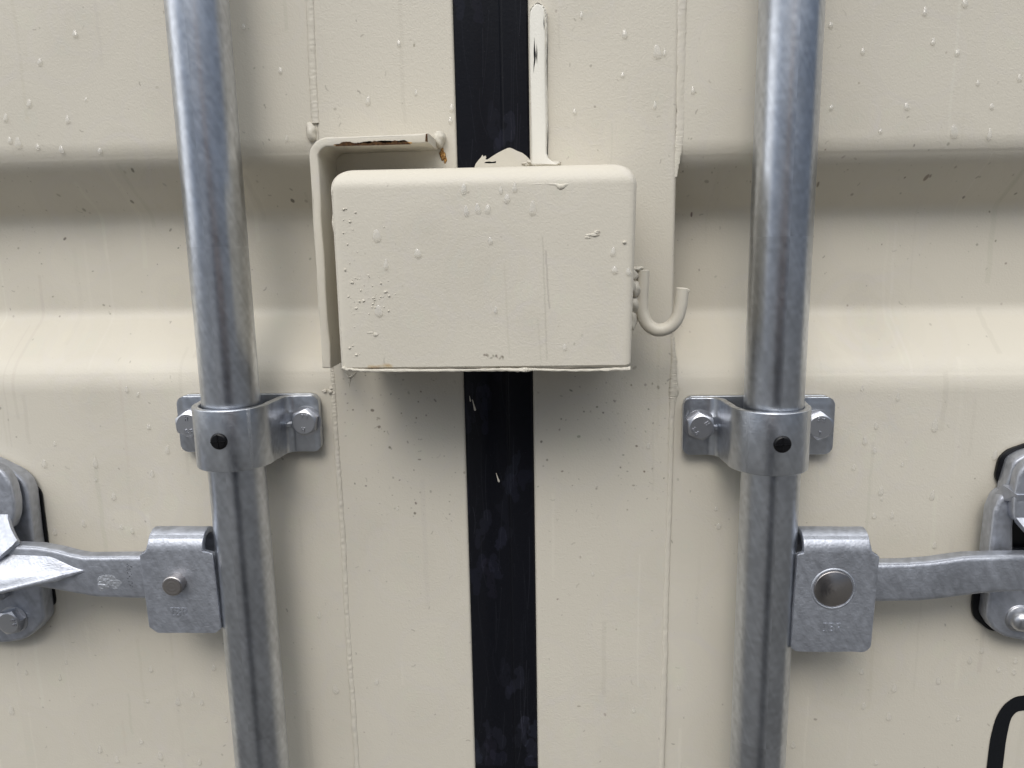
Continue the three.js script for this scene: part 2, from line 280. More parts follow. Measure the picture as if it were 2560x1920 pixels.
// rubber seal in the gap
const seal = thing('rubber_seal', 'upright black rubber sealing strip in the gap between the two doors', 'seal', [-33.8, -800, -8]);
{
  const px = [[-56, -14], [-56, -1.2], [-55, -0.4], [-46, 0.0], [-40, -0.1], [-38.8, -0.35], [-37, -0.45], [-29, -0.45], [-28.3, -0.9], [-27.7, -0.9], [-27, -0.45], [-22, -0.3], [-13, -0.4], [-11.7, -1.2], [-11.7, -14]];
  const g = extrude(poly(px), 1500, 0); g.rotateX(Math.PI / 2); g.translate(0, 700, 0);
  part(seal, 'seal_strip', crease(g, 0.5), M.rubber);
  const smear = new THREE.Shape([[-45.6, 43.5], [-44.6, 46.2], [-42.6, 48.6], [-41.2, 50], [-40.4, 51.4], [-39.6, 50.3], [-38.6, 51], [-38, 50], [-38.6, 48.8], [-37.4, 48.6], [-35, 50.1], [-31, 52.4], [-27.5, 54], [-25, 55], [-23.6, 55.1], [-22, 54.5], [-19, 53], [-16.4, 52], [-14, 50.2], [-12, 48.2], [-12, 43]].map((p) => new THREE.Vector2(...p)));
  smear.holes.push(poly([[-39.4, 46.6], [-38.6, 47.3], [-36.4, 47.5], [-34.6, 47.2], [-32.2, 47.6], [-32.3, 46.5], [-36, 46.3]]));
  const sm = extrude(smear, 0.35, 0); sm.translate(0, 0, -0.15); part(seal, 'paint_smear', sm, M.bead, { label: 'cream paint smear above the box' });
  const drip = (x, y, l, w, lean) => { const g2 = bead([[x - lean, y + l, -0.1, 0.25], [x - lean * 0.4, y + l * 0.4, -0.1, 0.55], [x, y, -0.1, 1], [x + 0.1, y - w * 0.5, -0.1, 0.4]], w, 0.5, 80 + l, 0.4, 0.15); part(seal, 'paint_drip', g2, M.bead); };
  drip(-49, -105.3, 6.6, 1.5, 1.5); drip(-51.8, -99.5, 3.2, 1.0, 0.5); drip(-34.8, -153, 5.6, 1.4, 1.6);
}
// upright painted flat bar beside the seal
{
  const bar = thing('flat_bar', 'narrow cream painted round-topped strip standing above the lock box beside the black seal', 'strip', [-6, 45, 0.6]);
  const s = poly([[-11, 45], [-10.7, 70], [-11.1, 100], [-11, 126], [-10.3, 130.4], [-8.6, 133.2], [-6.2, 134.2], [-3.6, 133.4], [-1.9, 130.8], [-1.5, 126], [-1.9, 100], [-1.6, 70], [-1.9, 52], [-1, 48.5], [1.4, 46.4], [5.2, 45.2], [5, 44.4], [-9.6, 44.2]]);
  const g = extrude(s, 3.4, 1.2, { seg: 4 }); g.translate(0, 0, 0.9); part(bar, 'strip_body', crease(g, 0.9), M.white);
  const under = extrude(poly([[-10.6, 48], [-10.6, 127], [-8, 132.6], [-4, 132.8], [-0.9, 129], [-0.7, 110], [-1.1, 86], [-0.8, 60], [-1.2, 50]]), 1.1, 0); under.translate(0, 0, 0.2); part(bar, 'shade_edge', under, M.nylon);  // added black layer, slightly wider, standing in for the shadow line behind the bar
  part(bar, 'paint_lip', bead([[-1.9, 50, 0.7, 0.6], [-1.4, 70, 0.7], [-1.7, 100, 0.7, 0.8], [-1.4, 122, 0.7, 1.2], [-2.2, 131, 0.7, 1.1], [-6.2, 134.4, 0.7], [-10.4, 131, 0.7, 0.9]], 1.0, 3.6, 91, 0.8, 0.3), M.white);
  part(bar, 'paint_foot', mergeGeometries([lump(-9.8, 46.4, 1.2, 3.4, 1.4, 1.6, 92, 0.4), lump(1.2, 45.6, 1, 5, 1.1, 1.6, 93, 0.4), lump(-13.4, 45.4, 0.6, 3, 1, 1, 94, 0.4)]), M.bead);
  const chip = (pts, z) => { const c = extrude(poly(pts), 0.18, 0); c.translate(0, 0, z); return c; };
  part(bar, 'worn_patch', mergeGeometries([chip([[-8.3, 116], [-7.9, 110], [-7.4, 106.4], [-7.8, 103], [-8.6, 99], [-9.0, 96], [-8.9, 101], [-8.6, 103.6], [-8.8, 107]], 4.2), chip([[-6.9, 112.5], [-6.6, 107], [-6.9, 101], [-7.3, 105], [-7.1, 109]], 4.2), chip([[-2.6, 127.6], [-2.3, 122], [-2.6, 119.5], [-2.9, 123]], 4.2)]), M.nylon, { label: 'black rubber bared where the paint is worn' });
}

// ---------------------------------------------------------------- lock box on the right-hand door
{
  const box = thing('lock_box', 'cream painted steel lock box with rounded top spanning the black seal', 'lock box', [-35, -68, 0.6]);
  const zf = 75, top = 38.2, bot = -66.6, R = 10.5, xl = -113.4, xr = 44.2;
  const prof = [[0.6, bot], [zf - 1.5, bot], [zf, bot + 1.5]];
  for (let k = 0; k <= 4; k++) prof.push([zf, bot + 2 + (top - R - bot - 2) * k / 4]);
  for (let k = 1; k <= 12; k++) { const a = Math.PI / 2 * k / 12; prof.push([zf - R + R * Math.cos(a), top - R + R * Math.sin(a)]); }
  prof.push([0.6, top]);
  const g = new THREE.ExtrudeGeometry(poly(prof), { depth: xr - xl - 8, bevelEnabled: true, bevelThickness: 4, bevelSize: 3, bevelOffset: -3, bevelSegments: 5, steps: 40 });
  // (z, y) outline drawn out along x
  g.rotateY(Math.PI / 2); // outline x -> -z, depth -> x
  const p = g.attributes.position;
  for (let i = 0; i < p.count; i++) {
    let x = p.getX(i) + xl + 4, y = p.getY(i), z = -p.getZ(i);
    const inset = (r) => { const q = Math.min(r, Math.max(0, y - (top - r))); return r - Math.sqrt(r * r - q * q); };   // rounded upper corners
    const mid = (xl + xr) / 2, half = (xr - xl) / 2; x = mid + (x - mid) * (half - inset(x < mid ? 10 : 12.5) * 0.8) / half;
    x += (-66 - y) / 100 * (x > 0 ? -0.0 : 0) + (x > xr - 8 ? (y - 28) * 0.024 : 0);
    z += 0.5 * (vnoise(x / 40 + 20, y / 40 + 20, 55) - 0.5) + smooth(40, 64, z) * 0.4 * (vnoise(x / 16 + 20, y / 16 + 20, 56) - 0.5);
    if (y < bot + 1) y += 0.9 * (vnoise(x / 9 + 30, 2, 57) - 0.5);
    p.setXYZ(i, x, y, z);
  }
  // mirror of z above turned the faces inside out: swap
  for (let i = 0; i < p.count; i += 3) { const a = [p.getX(i), p.getY(i), p.getZ(i)], b = [p.getX(i + 1), p.getY(i + 1), p.getZ(i + 1)]; p.setXYZ(i, ...b); p.setXYZ(i + 1, ...a); }
  part(box, 'box_cover', crease(g, 0.6), M.box, { fold: (y, z) => y + Math.max(0, 75 - z) * 0.8 });
  part(box, 'bottom_lip', bead([[-112.6, -65.4, 74.6, 1], [-106, -66.6, 74.6, 1], [-80, -67, 74.6, 0.9], [-40, -67.3, 74.6, 0.8], [-14, -67.2, 74.6, 1.2], [-8, -67.4, 74.6, 0.7], [20, -67.8, 74.4, 0.8], [41.6, -67.2, 74.2, 1.1]], 1.9, 0.8, 95, 0.7, 0.5), M.box);
  part(box, 'paint_run', bead([[-18, 28.6, 74.6, 0.4], [-10, 28.2, 74.8, 0.8], [-2, 28.4, 74.8, 0.8], [3, 27.8, 74.8, 1.2], [5.4, 26.8, 74.8, 2.1], [8, 27.6, 74.7, 1.4], [12, 29.2, 74.4, 0.5]], 1.5, 0.55, 96, 0.5, 0.15), M.box);
  part(box, 'paint_run', bead([[-107.4, 35.6, 68, 0.4], [-110.4, 32, 71.5, 0.9], [-112, 28.6, 73.4, 1], [-112.6, 25, 73.8, 0.5]], 2, 0.8, 97, 0.5, 0.3), M.box);
  part(box, 'paint_run', bead([[-112.8, 16, 73, 0.4], [-113, 11, 73, 0.9], [-112.8, 6, 73, 0.4]], 2, 0.8, 98, 0.5, 0.3), M.box);
  part(box, 'paint_chip', mergeGeometries([lump(22, 2.6, 74.9, 3.3, 0.9, 0.7, 99, 0.5).rotateZ(0).translate(0, 0, 0), lump(19.4, 1.2, 74.9, 1.7, 0.8, 0.6, 100, 0.5), lump(23.8, 3.9, 74.9, 1.6, 0.9, 0.6, 101, 0.5)]), M.box, { label: 'slanting flake of raised paint' });
  part(box, 'paint_chip', mergeGeometries([lump(-93, -47.4, 74.9, 1.7, 0.8, 0.7, 102, 0.5), lump(-96, -46.4, 74.9, 1.5, 0.5, 0.5, 103, 0.5)]), M.box);
  part(box, 'paint_nib', lump(38, -1.6, 75, 0.95, 0.95, 0.9, 104, 0.2), M.box);
  { // dust nibs caught in the paint
    const R2 = rng(77), a = [];
    for (let i = 0; i < 74; i++) { const c = i < 50, x = c ? -106 + R2() * 26 : -108 + R2() * 24 * R2(), y = c ? -16 - R2() * 21 : 30 - R2() * 90, r = 0.25 + Math.pow(R2(), 2) * 0.45; a.push(lump(x, y, 75, r * (0.8 + R2() * 0.8), r, r, 200 + i, 0.3, 8)); }
    part(box, 'paint_grit', mergeGeometries(a), M.box, { kind: 'stuff' });
  }
  // hook welded to the right side
  const hook = new THREE.CatmullRomCurve3([[51.6, -17.4], [51.4, -26], [51.0, -34], [51.6, -41], [54.6, -47.6], [60, -50.8], [66, -49.6], [70.4, -45], [72.4, -38], [73.4, -27.6]].map(([x, y]) => new THREE.Vector3(x, y, 40 + (x - 51) * 0.08)), false, 'centripetal');
  const hg = new THREE.TubeGeometry(hook, 60, 3.7, 20, false), cap = (q, t, r) => { const c = lathe([[0, 0.5], [r * 0.82, 0.45], [r, -0.5]], 20); c.applyQuaternion(new THREE.Quaternion().setFromUnitVectors(new THREE.Vector3(0, 0, 1), t)); c.translate(q.x, q.y, q.z); return c; };
  hg.deleteAttribute('uv');
  const caps = [cap(hook.getPoint(0), hook.getTangent(0).negate(), 3.7), cap(hook.getPoint(1), hook.getTangent(1), 3.7)]; caps.forEach((c) => c.deleteAttribute('uv'));
  part(box, 'hook', mergeGeometries([hg, ...caps]), M.bead);
  part(box, 'paint_drip', lump(76.4, -29, 43, 1.0, 1.3, 1.1, 111, 0.3), M.bead);
  part(box, 'weld', mergeGeometries([lump(46, -19, 41, 3.4, 3.4, 4.5, 112, 0.45), lump(46.4, -26, 42, 3.2, 5.2, 4.5, 113, 0.45), lump(46, -35, 41, 3.6, 6.5, 4, 114, 0.4), lump(45.6, -45, 40, 3, 5.4, 4, 115, 0.4), lump(48, -16.4, 40.5, 3.8, 1.6, 3.4, 116, 0.4), lump(45.4, -12.5, 41, 1.3, 4, 2.6, 117, 0.4)]), M.bead);
  part(box, 'weld_blob', lump(44.6, -25.2, 48, 2.2, 3.6, 2.8, 118, 0.2), M.bead);
}

// ---------------------------------------------------------------- angle bracket on the left-hand door
{
  const br = thing('angle_bracket', 'cream painted bent steel plate with rusty edge at the left end of the lock box', 'bracket', [-132, -71.4, 0.6]);
  const c = []; const t = 5.1;
  c.push([-67, 57.2]); for (let k = 1; k < 8; k++) c.push([-67 - 56 * k / 8, 57.0 - 0.12 * k]);
  for (let k = 0; k <= 12; k++) { const a = Math.PI / 2 * (1 + k / 12), r = 8.6; c.push([-123.4 + r * Math.cos(a), 47.6 + r * Math.sin(a)]); }
  for (let k = 1; k <= 16; k++) c.push([-132 + 0.25 * Math.sin(k), 47 - 118.4 * k / 16]);
  const g = extrude(thickPath(c, t), 37.4, 0.9, { steps: 2 }), p = g.attributes.position;
  for (let i = 0; i < p.count; i++) p.setXYZ(i, p.getX(i) + 0.5 * (vnoise(p.getY(i) / 3.1 + 40, p.getX(i) / 3.1 + 40, 66) - 0.5), p.getY(i) + 0.3 * (vnoise(p.getX(i) / 4 + 40, 3, 67) - 0.5), p.getZ(i) + 0.6);
  part(br, 'bent_plate', crease(g, 0.6), M.bead);
  const rust = canvasTex(256, 256, (q) => { const R = rng(5); q.fillStyle = '#a9834f'; q.fillRect(0, 0, 256, 256); for (let i = 0; i < 1600; i++) { q.fillStyle = `rgba(${[[190, 130, 60], [70, 40, 18], [120, 70, 28], [214, 178, 120]][R() * 4 | 0]},${0.2 + R() * 0.4})`; q.beginPath(); q.arc(R() * 256, R() * 256, 1 + R() * 7, 0, 7); q.fill(); } });
  rust.repeat.set(60, 60);
  const rustM = new THREE.MeshStandardMaterial({ map: rust, roughness: 0.95, bumpMap: zincBump, bumpScale: 0.0004 });
  const darkRust = new THREE.MeshStandardMaterial({ map: rust, color: lin(0.16, 0.13, 0.11), roughness: 1, bumpMap: zincBump, bumpScale: 0.0004 });
  const ragged = (x0, x1, base, h, seed, z, th) => { const up = [], dn = []; for (let x = x0; x <= x1 + 1e-6; x += 0.5) { const e = Math.min(1, (x - x0) / 4, (x1 - x) / 4); up.push([x, base + 0.15 + h * e * (0.25 + 0.75 * vnoise(x * 0.35 + 60, 1, seed)) + 0.3 * vnoise(x * 1.7 + 9, 2, seed)]); dn.push([x, base - 0.15]); } const s = extrude(poly([...dn, ...up.reverse()]), th, 0); s.translate(0, 0, z); return s; };
  part(br, 'rust_patch', mergeGeometries([ragged(-120, -76, 54.5, 1.5, 6, 37.6, 0.4), ragged(-108, -94, 55.4, 2.2, 8, 37.55, 0.4)]), rustM);
  part(br, 'rust_patch', ragged(-119, -77, 54.0, 1.9, 16, 37.7, 0.5), darkRust, { label: 'dark flaking hollow along the rusty edge' });
  { const s = extrude(poly([[-68.7, 55.2], [-68.2, 59.2], [-67.4, 59.3], [-67.3, 55]]), 0.5, 0); s.translate(0, 0, 37.7); part(br, 'rust_patch', s, darkRust); }
  part(br, 'weld', lump(-65.4, 60.2, 3.6, 3.5, 4.6, 5, 121, 0.3), M.bead);
  part(br, 'rust_patch', mergeGeometries([lump(-64.2, 51.6, 0.7, 1.6, 3.4, 1.2, 122, 0.5), lump(-62.9, 49.6, 0.5, 1, 2.4, 0.8, 123, 0.5)]), rustM, { label: 'rust where the bracket meets the door' });
}

// ---------------------------------------------------------------- locking rods with their hub plates
function hexHead(r, h, turn) {                             // bolt head: flats, a chamfer that cuts the corners, a round face
  const n = 72, f = (u, k) => { const a = 2 * Math.PI * u, m = ((a + 1e-9) % (Math.PI / 3)) - Math.PI / 6, rh = r / Math.cos(m), zc = h - (rh - r * 0.9) * 0.55, R = [rh, rh, r * 0.9, 0.001][k], z = [0, zc, h, h][k]; return [R * Math.cos(a + turn), R * Math.sin(a + turn), z]; };
  return toCreasedNormals(grid(n, 3, (u, v) => f(u, Math.round(v * 3))), 0.35);
}
function bolt(parent, x, y, z, turn, texts) {
  const g = hexHead(7.6, 6.2, turn + Math.PI / 6); g.translate(x, y, z);
  const w = lathe([[0, 0], [9.6, 0], [9.6, 1], [0, 1]]); w.translate(x, y, z - 0.2); w.deleteAttribute('uv'); g.deleteAttribute('uv');
  const b = part(parent, 'bolt', mergeGeometries([g, w.toNonIndexed()]), M.bolt);
  for (const [s, dx, dy, size] of texts) { const t = text(s, size, 0.9); t.translate(dx, dy, 6.1); t.rotateZ(turn); t.translate(x, y, z); part(b, 'stamped_mark', t, M.bolt); }
}
function rod(x, label, rodName) {
  const o = thing('locking_rod', label, 'locking rod', [x, -1100, 30], 'galvanised locking rods');
  const g = new THREE.CylinderGeometry(17, 17, 1500, 64, 24, true); g.translate(x, -350, 30);
  const p = g.attributes.position, uv = g.attributes.uv; for (let i = 0; i < p.count; i++) uv.setXY(i, uv.getX(i) * 0.1068 + x * 0.003, p.getY(i) * MM);
  part(o, 'tube', g, M.zinc, { uv: true }); return o;
}
const rodL = rod(-194.3, 'galvanised rod on the left door, its hub plate with a small raised round pin');
const rodR = rod(129.8, 'galvanised rod on the right door, its hub plate with a wide domed rivet');
function hub(o, x0, x1, side, yTop, yBot, mark) {          // folded clevis plate; side is the direction away from its rod
  const c = [], zF = 40, zB = 22, r = 9, yc = yTop - 2 - r;
  for (let k = 0; k <= 10; k++) c.push([zF, yBot + (yc - 3 - yBot) * k / 10]);
  for (const q of [2.4, 1.8, 1.2, 0.6, 0]) c.push([zF, yc - q]);
  for (let k = 1; k <= 14; k++) { const a = Math.PI * k / 14; c.push([zF - r + r * Math.cos(a), yc + r * Math.sin(a)]); }
  for (const q of [0.6, 1.2, 1.8, 2.4, 3]) c.push([zB, yc - q]);
  for (let k = 1; k <= 10; k++) c.push([zB, yc - 3 + (yBot - yc + 3) * k / 10]);
  const g = new THREE.ExtrudeGeometry(thickPath(c, 4), { depth: x1 - x0 - 1.6, bevelEnabled: true, bevelThickness: 0.8, bevelSize: 0.8, bevelOffset: -0.8, bevelSegments: 3, steps: 30 });
  g.rotateY(-Math.PI / 2);                                 // outline x -> z, depth -> -x
  const p = g.attributes.position;
  for (let i = 0; i < p.count; i++) {
    let x = x1 - 0.8 + p.getX(i), y = p.getY(i), z = p.getZ(i);
    const far = side > 0 ? x1 : x0, d = Math.abs(x - far), near = Math.abs(x - (side > 0 ? x0 : x1));
    const t1 = Math.min(1, Math.max(0, (y - yc + 2.5) / 7.5)), in1 = Math.sqrt(1 - (1 - t1) ** 2) * 5.6, w = x1 - x0; x -= side * in1 * (1 - d / w);                      // shoulder towards the arm
    x += side * smooth(yc - 2.2, yc - 0.9, y) * (side > 0 ? 3.4 : 6) * (1 - near / w);   // cut back beside the rod
    for (const [q, R] of [[d, 5.5], [near, 4]]) if (q < R && y < yBot + R) { const lim = yBot + (side < 0 ? (R - q) * 0.75 : R - Math.sqrt(Math.max(0, R * R - (R - q) ** 2))); if (y < lim) y = lim + (y - yBot) * 0.05; }
    x += side * -0.02 * (yc - y); p.setXYZ(i, x, y + 0.4 * (vnoise(x / 5 + 30, z, 14) - 0.5), z);
  }
  part(o, 'hub_plate', crease(g, 0.5), M.zincCast);
  const xe = side > 0 ? x0 : x1;                           // the weld that joins plate and rod
  part(o, 'weld', mergeGeometries([bead([[xe - side * 1.6, yTop - 11.5, 36.5, 0.8], [xe - side * 1.7, -205, 37, 1], [xe - side * 1.6, -220, 37, 1], [xe - side * 1.5, yBot + 5, 36.5, 1]], 5.4, 2.2, 141 + side, 0.8, 0.25), lump(xe - side * 2.5, yBot + 4.5, 33, 3, 4, 4.5, 144, 0.3)]), M.zincCast);
  const bar = new RoundedBoxGeometry(6, yTop - 19 - yBot, 10, 3, 1); bar.translate(xe - side * 2.6, (yTop - 15 + yBot + 4) / 2, 31.5); bar.deleteAttribute('uv'); part(o, 'weld_bar', bar, M.zincCast);
  const stamp = text(mark, 5.2, 0.5); stamp.scale(0.95, 1.1, 1); stamp.translate(mark.length > 2 && side > 0 ? 167.4 : -234.0, side > 0 ? -231.4 : -224.2, 41.75); part(o, 'stamped_mark', stamp, M.zincCast);
}
hub(rodL, -255.6, -209.2, -1, -172.6, -238.4, 'IBR');
part(rodL, 'rivet', lathe([[0, 6.4], [1.4, 6.45], [1.7, 6.2], [2.0, 6.45], [3.4, 6.45], [3.8, 6.15], [4.2, 6.45], [5.4, 6.35], [6.2, 6.0], [6.35, 5.2], [6.35, 0]]).translate(-233.6, -204.4, 41.8), M.rivet, { label: 'raised round pin end' });
hub(rodR, 144.4, 192, 1, -172.4, -247.2, 'IBR');
part(rodR, 'rivet', lathe([[0, 3.0], [1.4, 2.86], [1.7, 2.74], [2.1, 2.78], [3.5, 2.56], [3.9, 2.4], [4.3, 2.44], [5.6, 2.14], [6, 1.98], [6.4, 2.0], [8.5, 1.36], [10.8, 0.6], [11.3, 0.35], [11.5, -1]]).translate(166.2, -206.6, 42), M.rivet, { label: 'wide domed rivet with turned rings' });
part(rodR, 'rivet_seat', lathe([[11.9, -0.3], [12.0, 0.35], [12.4, 0.4], [13.1, 0.08], [13.3, -0.5]]).translate(166.2, -206.6, 42), M.zincCast);

// ---------------------------------------------------------------- rod brackets
function bracket(xc, yt, yb, label, bolts, plugAt) {
  const o = thing('rod_bracket', label, 'bracket', [xc, yb, 0.4], 'bolted rod brackets');
  const h = yt - yb, ym = (yt + yb) / 2;
  const chamfer = (g, half, R) => { const p = g.attributes.position; for (let i = 0; i < p.count; i++) { const x = p.getX(i) - xc, d = Math.abs(x) - (half - R); if (d > 0) { const lim = h / 2 - (R - Math.sqrt(Math.max(0, R * R - d * d))) * 0.85, y = p.getY(i) - ym; p.setY(i, ym + Math.max(-lim, Math.min(lim, y))); } } return g; };
  const plate = extrude(poly(roundPoly([[xc - 45.6, yb - 0.3], [xc + 45.6, yb - 0.3], [xc + 45.6, yt + 0.3], [xc - 45.6, yt + 0.3]], 7)), 3.6, 0.5); plate.translate(0, 0, 0.5); part(o, 'backing_plate', crease(plate, 0.6), M.strap);
  const c = [], zc = 30, r = 21.4, z0 = 6.2;
  for (let k = 0; k <= 7; k++) c.push([-46 + k, z0]);
  for (let k = 1; k <= 4; k++) c.push([-39 + k * 1.8, z0]);
  for (let k = 1; k <= 8; k++) { const a = -Math.PI / 2 + Math.PI / 2 * 0.86 * k / 8; c.push([-31.4 + 8.5 * Math.cos(a), z0 + 8.5 + 8.5 * Math.sin(a)]); }
  const e = Math.PI * 0.02; for (let k = 0; k <= 32; k++) { const a = Math.PI + e - (Math.PI + 2 * e) * k / 32; c.push([r * Math.cos(a), zc + r * Math.sin(a)]); }
  const half = c.slice(0, c.length - 33), full = [...c, ...half.reverse().map(([x, z]) => [-x, z])];
  const g = new THREE.ExtrudeGeometry(thickPath(full, 3.8), { depth: h - 1.4, bevelEnabled: true, bevelThickness: 0.7, bevelSize: 0.7, bevelOffset: -0.7, bevelSegments: 3, steps: 1 });
  g.rotateX(Math.PI / 2); g.translate(xc, yt - 0.7, 0); chamfer(g, 46, 6);
  part(o, 'strap', crease(g, 0.6), M.strap);
  for (const s of [-1, 1]) { const w = new ConvexGeometry([[s * 27.5, ym + 3, 8], [s * 27.5, ym - 3, 8], [s * 33, ym, 8], [s * 23.4, ym + 1.2, 12.5], [s * 23.4, ym - 1.2, 12.5], [s * 23, ym, 7]].map(([x, y, z]) => new THREE.Vector3(x + xc, y, z))); part(o, 'gusset', w, M.strap); }
  bolts.forEach(([x, y, turn, t]) => bolt(o, x, y, 8.1, turn, t));
  // black nylon pin through the strap, its face slotted crosswise
  const [px, py] = plugAt, q = [];
  q.push(lathe([[0, 2.0], [3.6, 1.9], [4.5, 1.4], [4.95, 0.6], [5, 0], [5, -6]], 32)); q.forEach((m) => m.deleteAttribute('uv'));
  const body = q[0]; body.translate(px, py, 53.1); const pin = part(o, 'pin', body, M.nylon);
  for (const a of [0.06, Math.PI / 2 + 0.04]) { const b = new THREE.BoxGeometry(8.6, 0.5, 0.5); b.rotateZ(a); b.translate(px, py, 55.25); b.deleteAttribute('uv'); part(pin, 'ridge', b, M.nylon); }
}
const up = [['H', 0, 4.2, 2.7], ['8.8', 0, -4.2, 2.7]];
bracket(-193.6, -93.4, -130.4, 'galvanised steel bracket bolted over the rod on the left door', [[-231, -110.8, 0.06, up], [-156, -110, Math.PI - 0.15, up]], [-193.6, -111.3]);
bracket(127.4, -97, -133.6, 'galvanised steel bracket bolted over the rod on the right door', [[91.6, -114.2, -0.95, up], [163.4, -114.4, Math.PI - 0.12, [['L', 0, 4.2, 2.7], ['8.8', 0, -4.2, 2.7]]]], [129, -114.6]);

// ---------------------------------------------------------------- handles
{
  const h = thing('door_handle', 'galvanised handle bar pinned to the rod on the left door, with a wedge-shaped flange', 'handle', [-258, -205, 31], 'galvanised door handles');
  const s = poly([[-222, -190], [-258.6, -189.9], [-294.9, -190.4], [-303, -188.8], [-312, -186.2], [-325.2, -183.8], [-338.2, -183.3], [-430, -184], [-430, -206], [-352.4, -208.6], [-326.3, -211.4], [-310.9, -214.2], [-290.4, -217.9], [-261.8, -218.8], [-222, -219]]);
  const g = extrude(s, 10.4, 2.6, { seg: 5, curve: 4 }); g.translate(0, 0, 26); part(h, 'handle_bar', crease(g, 0.9), M.zincCast);
  const f = grid(28, 60, (u, v) => {                         // a forged fin that grows out of the bar towards its free end
    const t = Math.max(0.004, v), x = -293.5 - 136 * Math.pow(t, 1.15), g = Math.min(1, (-293.5 - x) / 62), D = 26 * Math.pow(g, 1.15), yi = -198.6 + 11.4 * smooth(0, 0.42, g), yo = -199 - 6.5 * g, th = 1 + 2.6 * smooth(0, 0.3, g);
    const S = [[35, yi], [36 + D * 0.25, yi + (yo - yi) * 0.42 - 0.6 * g], [36 + D * 0.6, yi + (yo - yi) * 0.8 - 0.9 * g], [36 + D * 0.9, yo + 0.2], [36 + D, yo - 0.3 * th], [36 + D, yo - 0.8 * th], [36 + D * 0.88, yo - th], [36 + D * 0.5, yo - th - 0.5], [35, yo - th - 1]];
    const q = u * (S.length - 1), i = Math.min(S.length - 2, Math.floor(q)), w = q - i, p = (k) => S[Math.max(0, Math.min(S.length - 1, k))], cr = (c) => { const [p0, p1, p2, p3] = [p(i - 1)[c], p(i)[c], p(i + 1)[c], p(i + 2)[c]]; return 0.5 * (2 * p1 + (p2 - p0) * w + (2 * p0 - 5 * p1 + 4 * p2 - p3) * w * w + (3 * p1 - p0 - 3 * p2 + p3) * w * w * w); };
    return [x + 0.3 * (vnoise(x / 6 + 80, u * 6, 17) - 0.5), cr(1) + 0.25 * (vnoise(x / 5 + 80, u * 7, 18) - 0.5), cr(0)];
  });
  part(h, 'flange', f, M.zincCast, { fold: (y, z) => y - z });
  part(h, 'scuff_mark', mergeGeometries([lump(-281.5, -206.5, 36.3, 6.5, 3.6, 0.32, 151, 0.5), lump(-276, -208, 36.3, 4.5, 4, 0.3, 152, 0.5), lump(-285, -209.5, 36.3, 3.6, 2.8, 0.3, 153, 0.5)]), M.scuff, { label: 'pale scuffed patch of zinc' });
  { const R3 = rng(12), a = []; for (let i = 0; i < 34; i++) a.push(lump(-268 + R3() * 4.5, -195 - R3() * 16, 36.35, 0.15 + R3() * 0.3, 0.15 + R3() * 0.25, 0.12, 400 + i, 0.3, 6)); part(h, 'dirt_fleck', mergeGeometries(a), M.nylon, { kind: 'stuff' }); }
}
{
  const h = thing('door_handle', 'galvanised handle bar pinned to the rod on the right door, plain and slightly bent', 'handle', [194, -206, 31], 'galvanised door handles');
  const top = [[158, -193], [195, -193.3], [210, -193], [225, -191.8], [236, -190], [245.6, -188.6], [262, -188], [282.4, -187.8]], bot2 = [[282.4, -211.2], [268, -211.6], [254.7, -212.8], [238, -215.4], [220, -217.7], [196.7, -218.3], [158, -218.4]];
  const g = extrude(poly([...top, ...bot2].reverse()), 10.6, 3, { seg: 5 }); g.translate(0, 0, 25.6); part(h, 'handle_bar', crease(g, 0.9), M.zincCast);
}

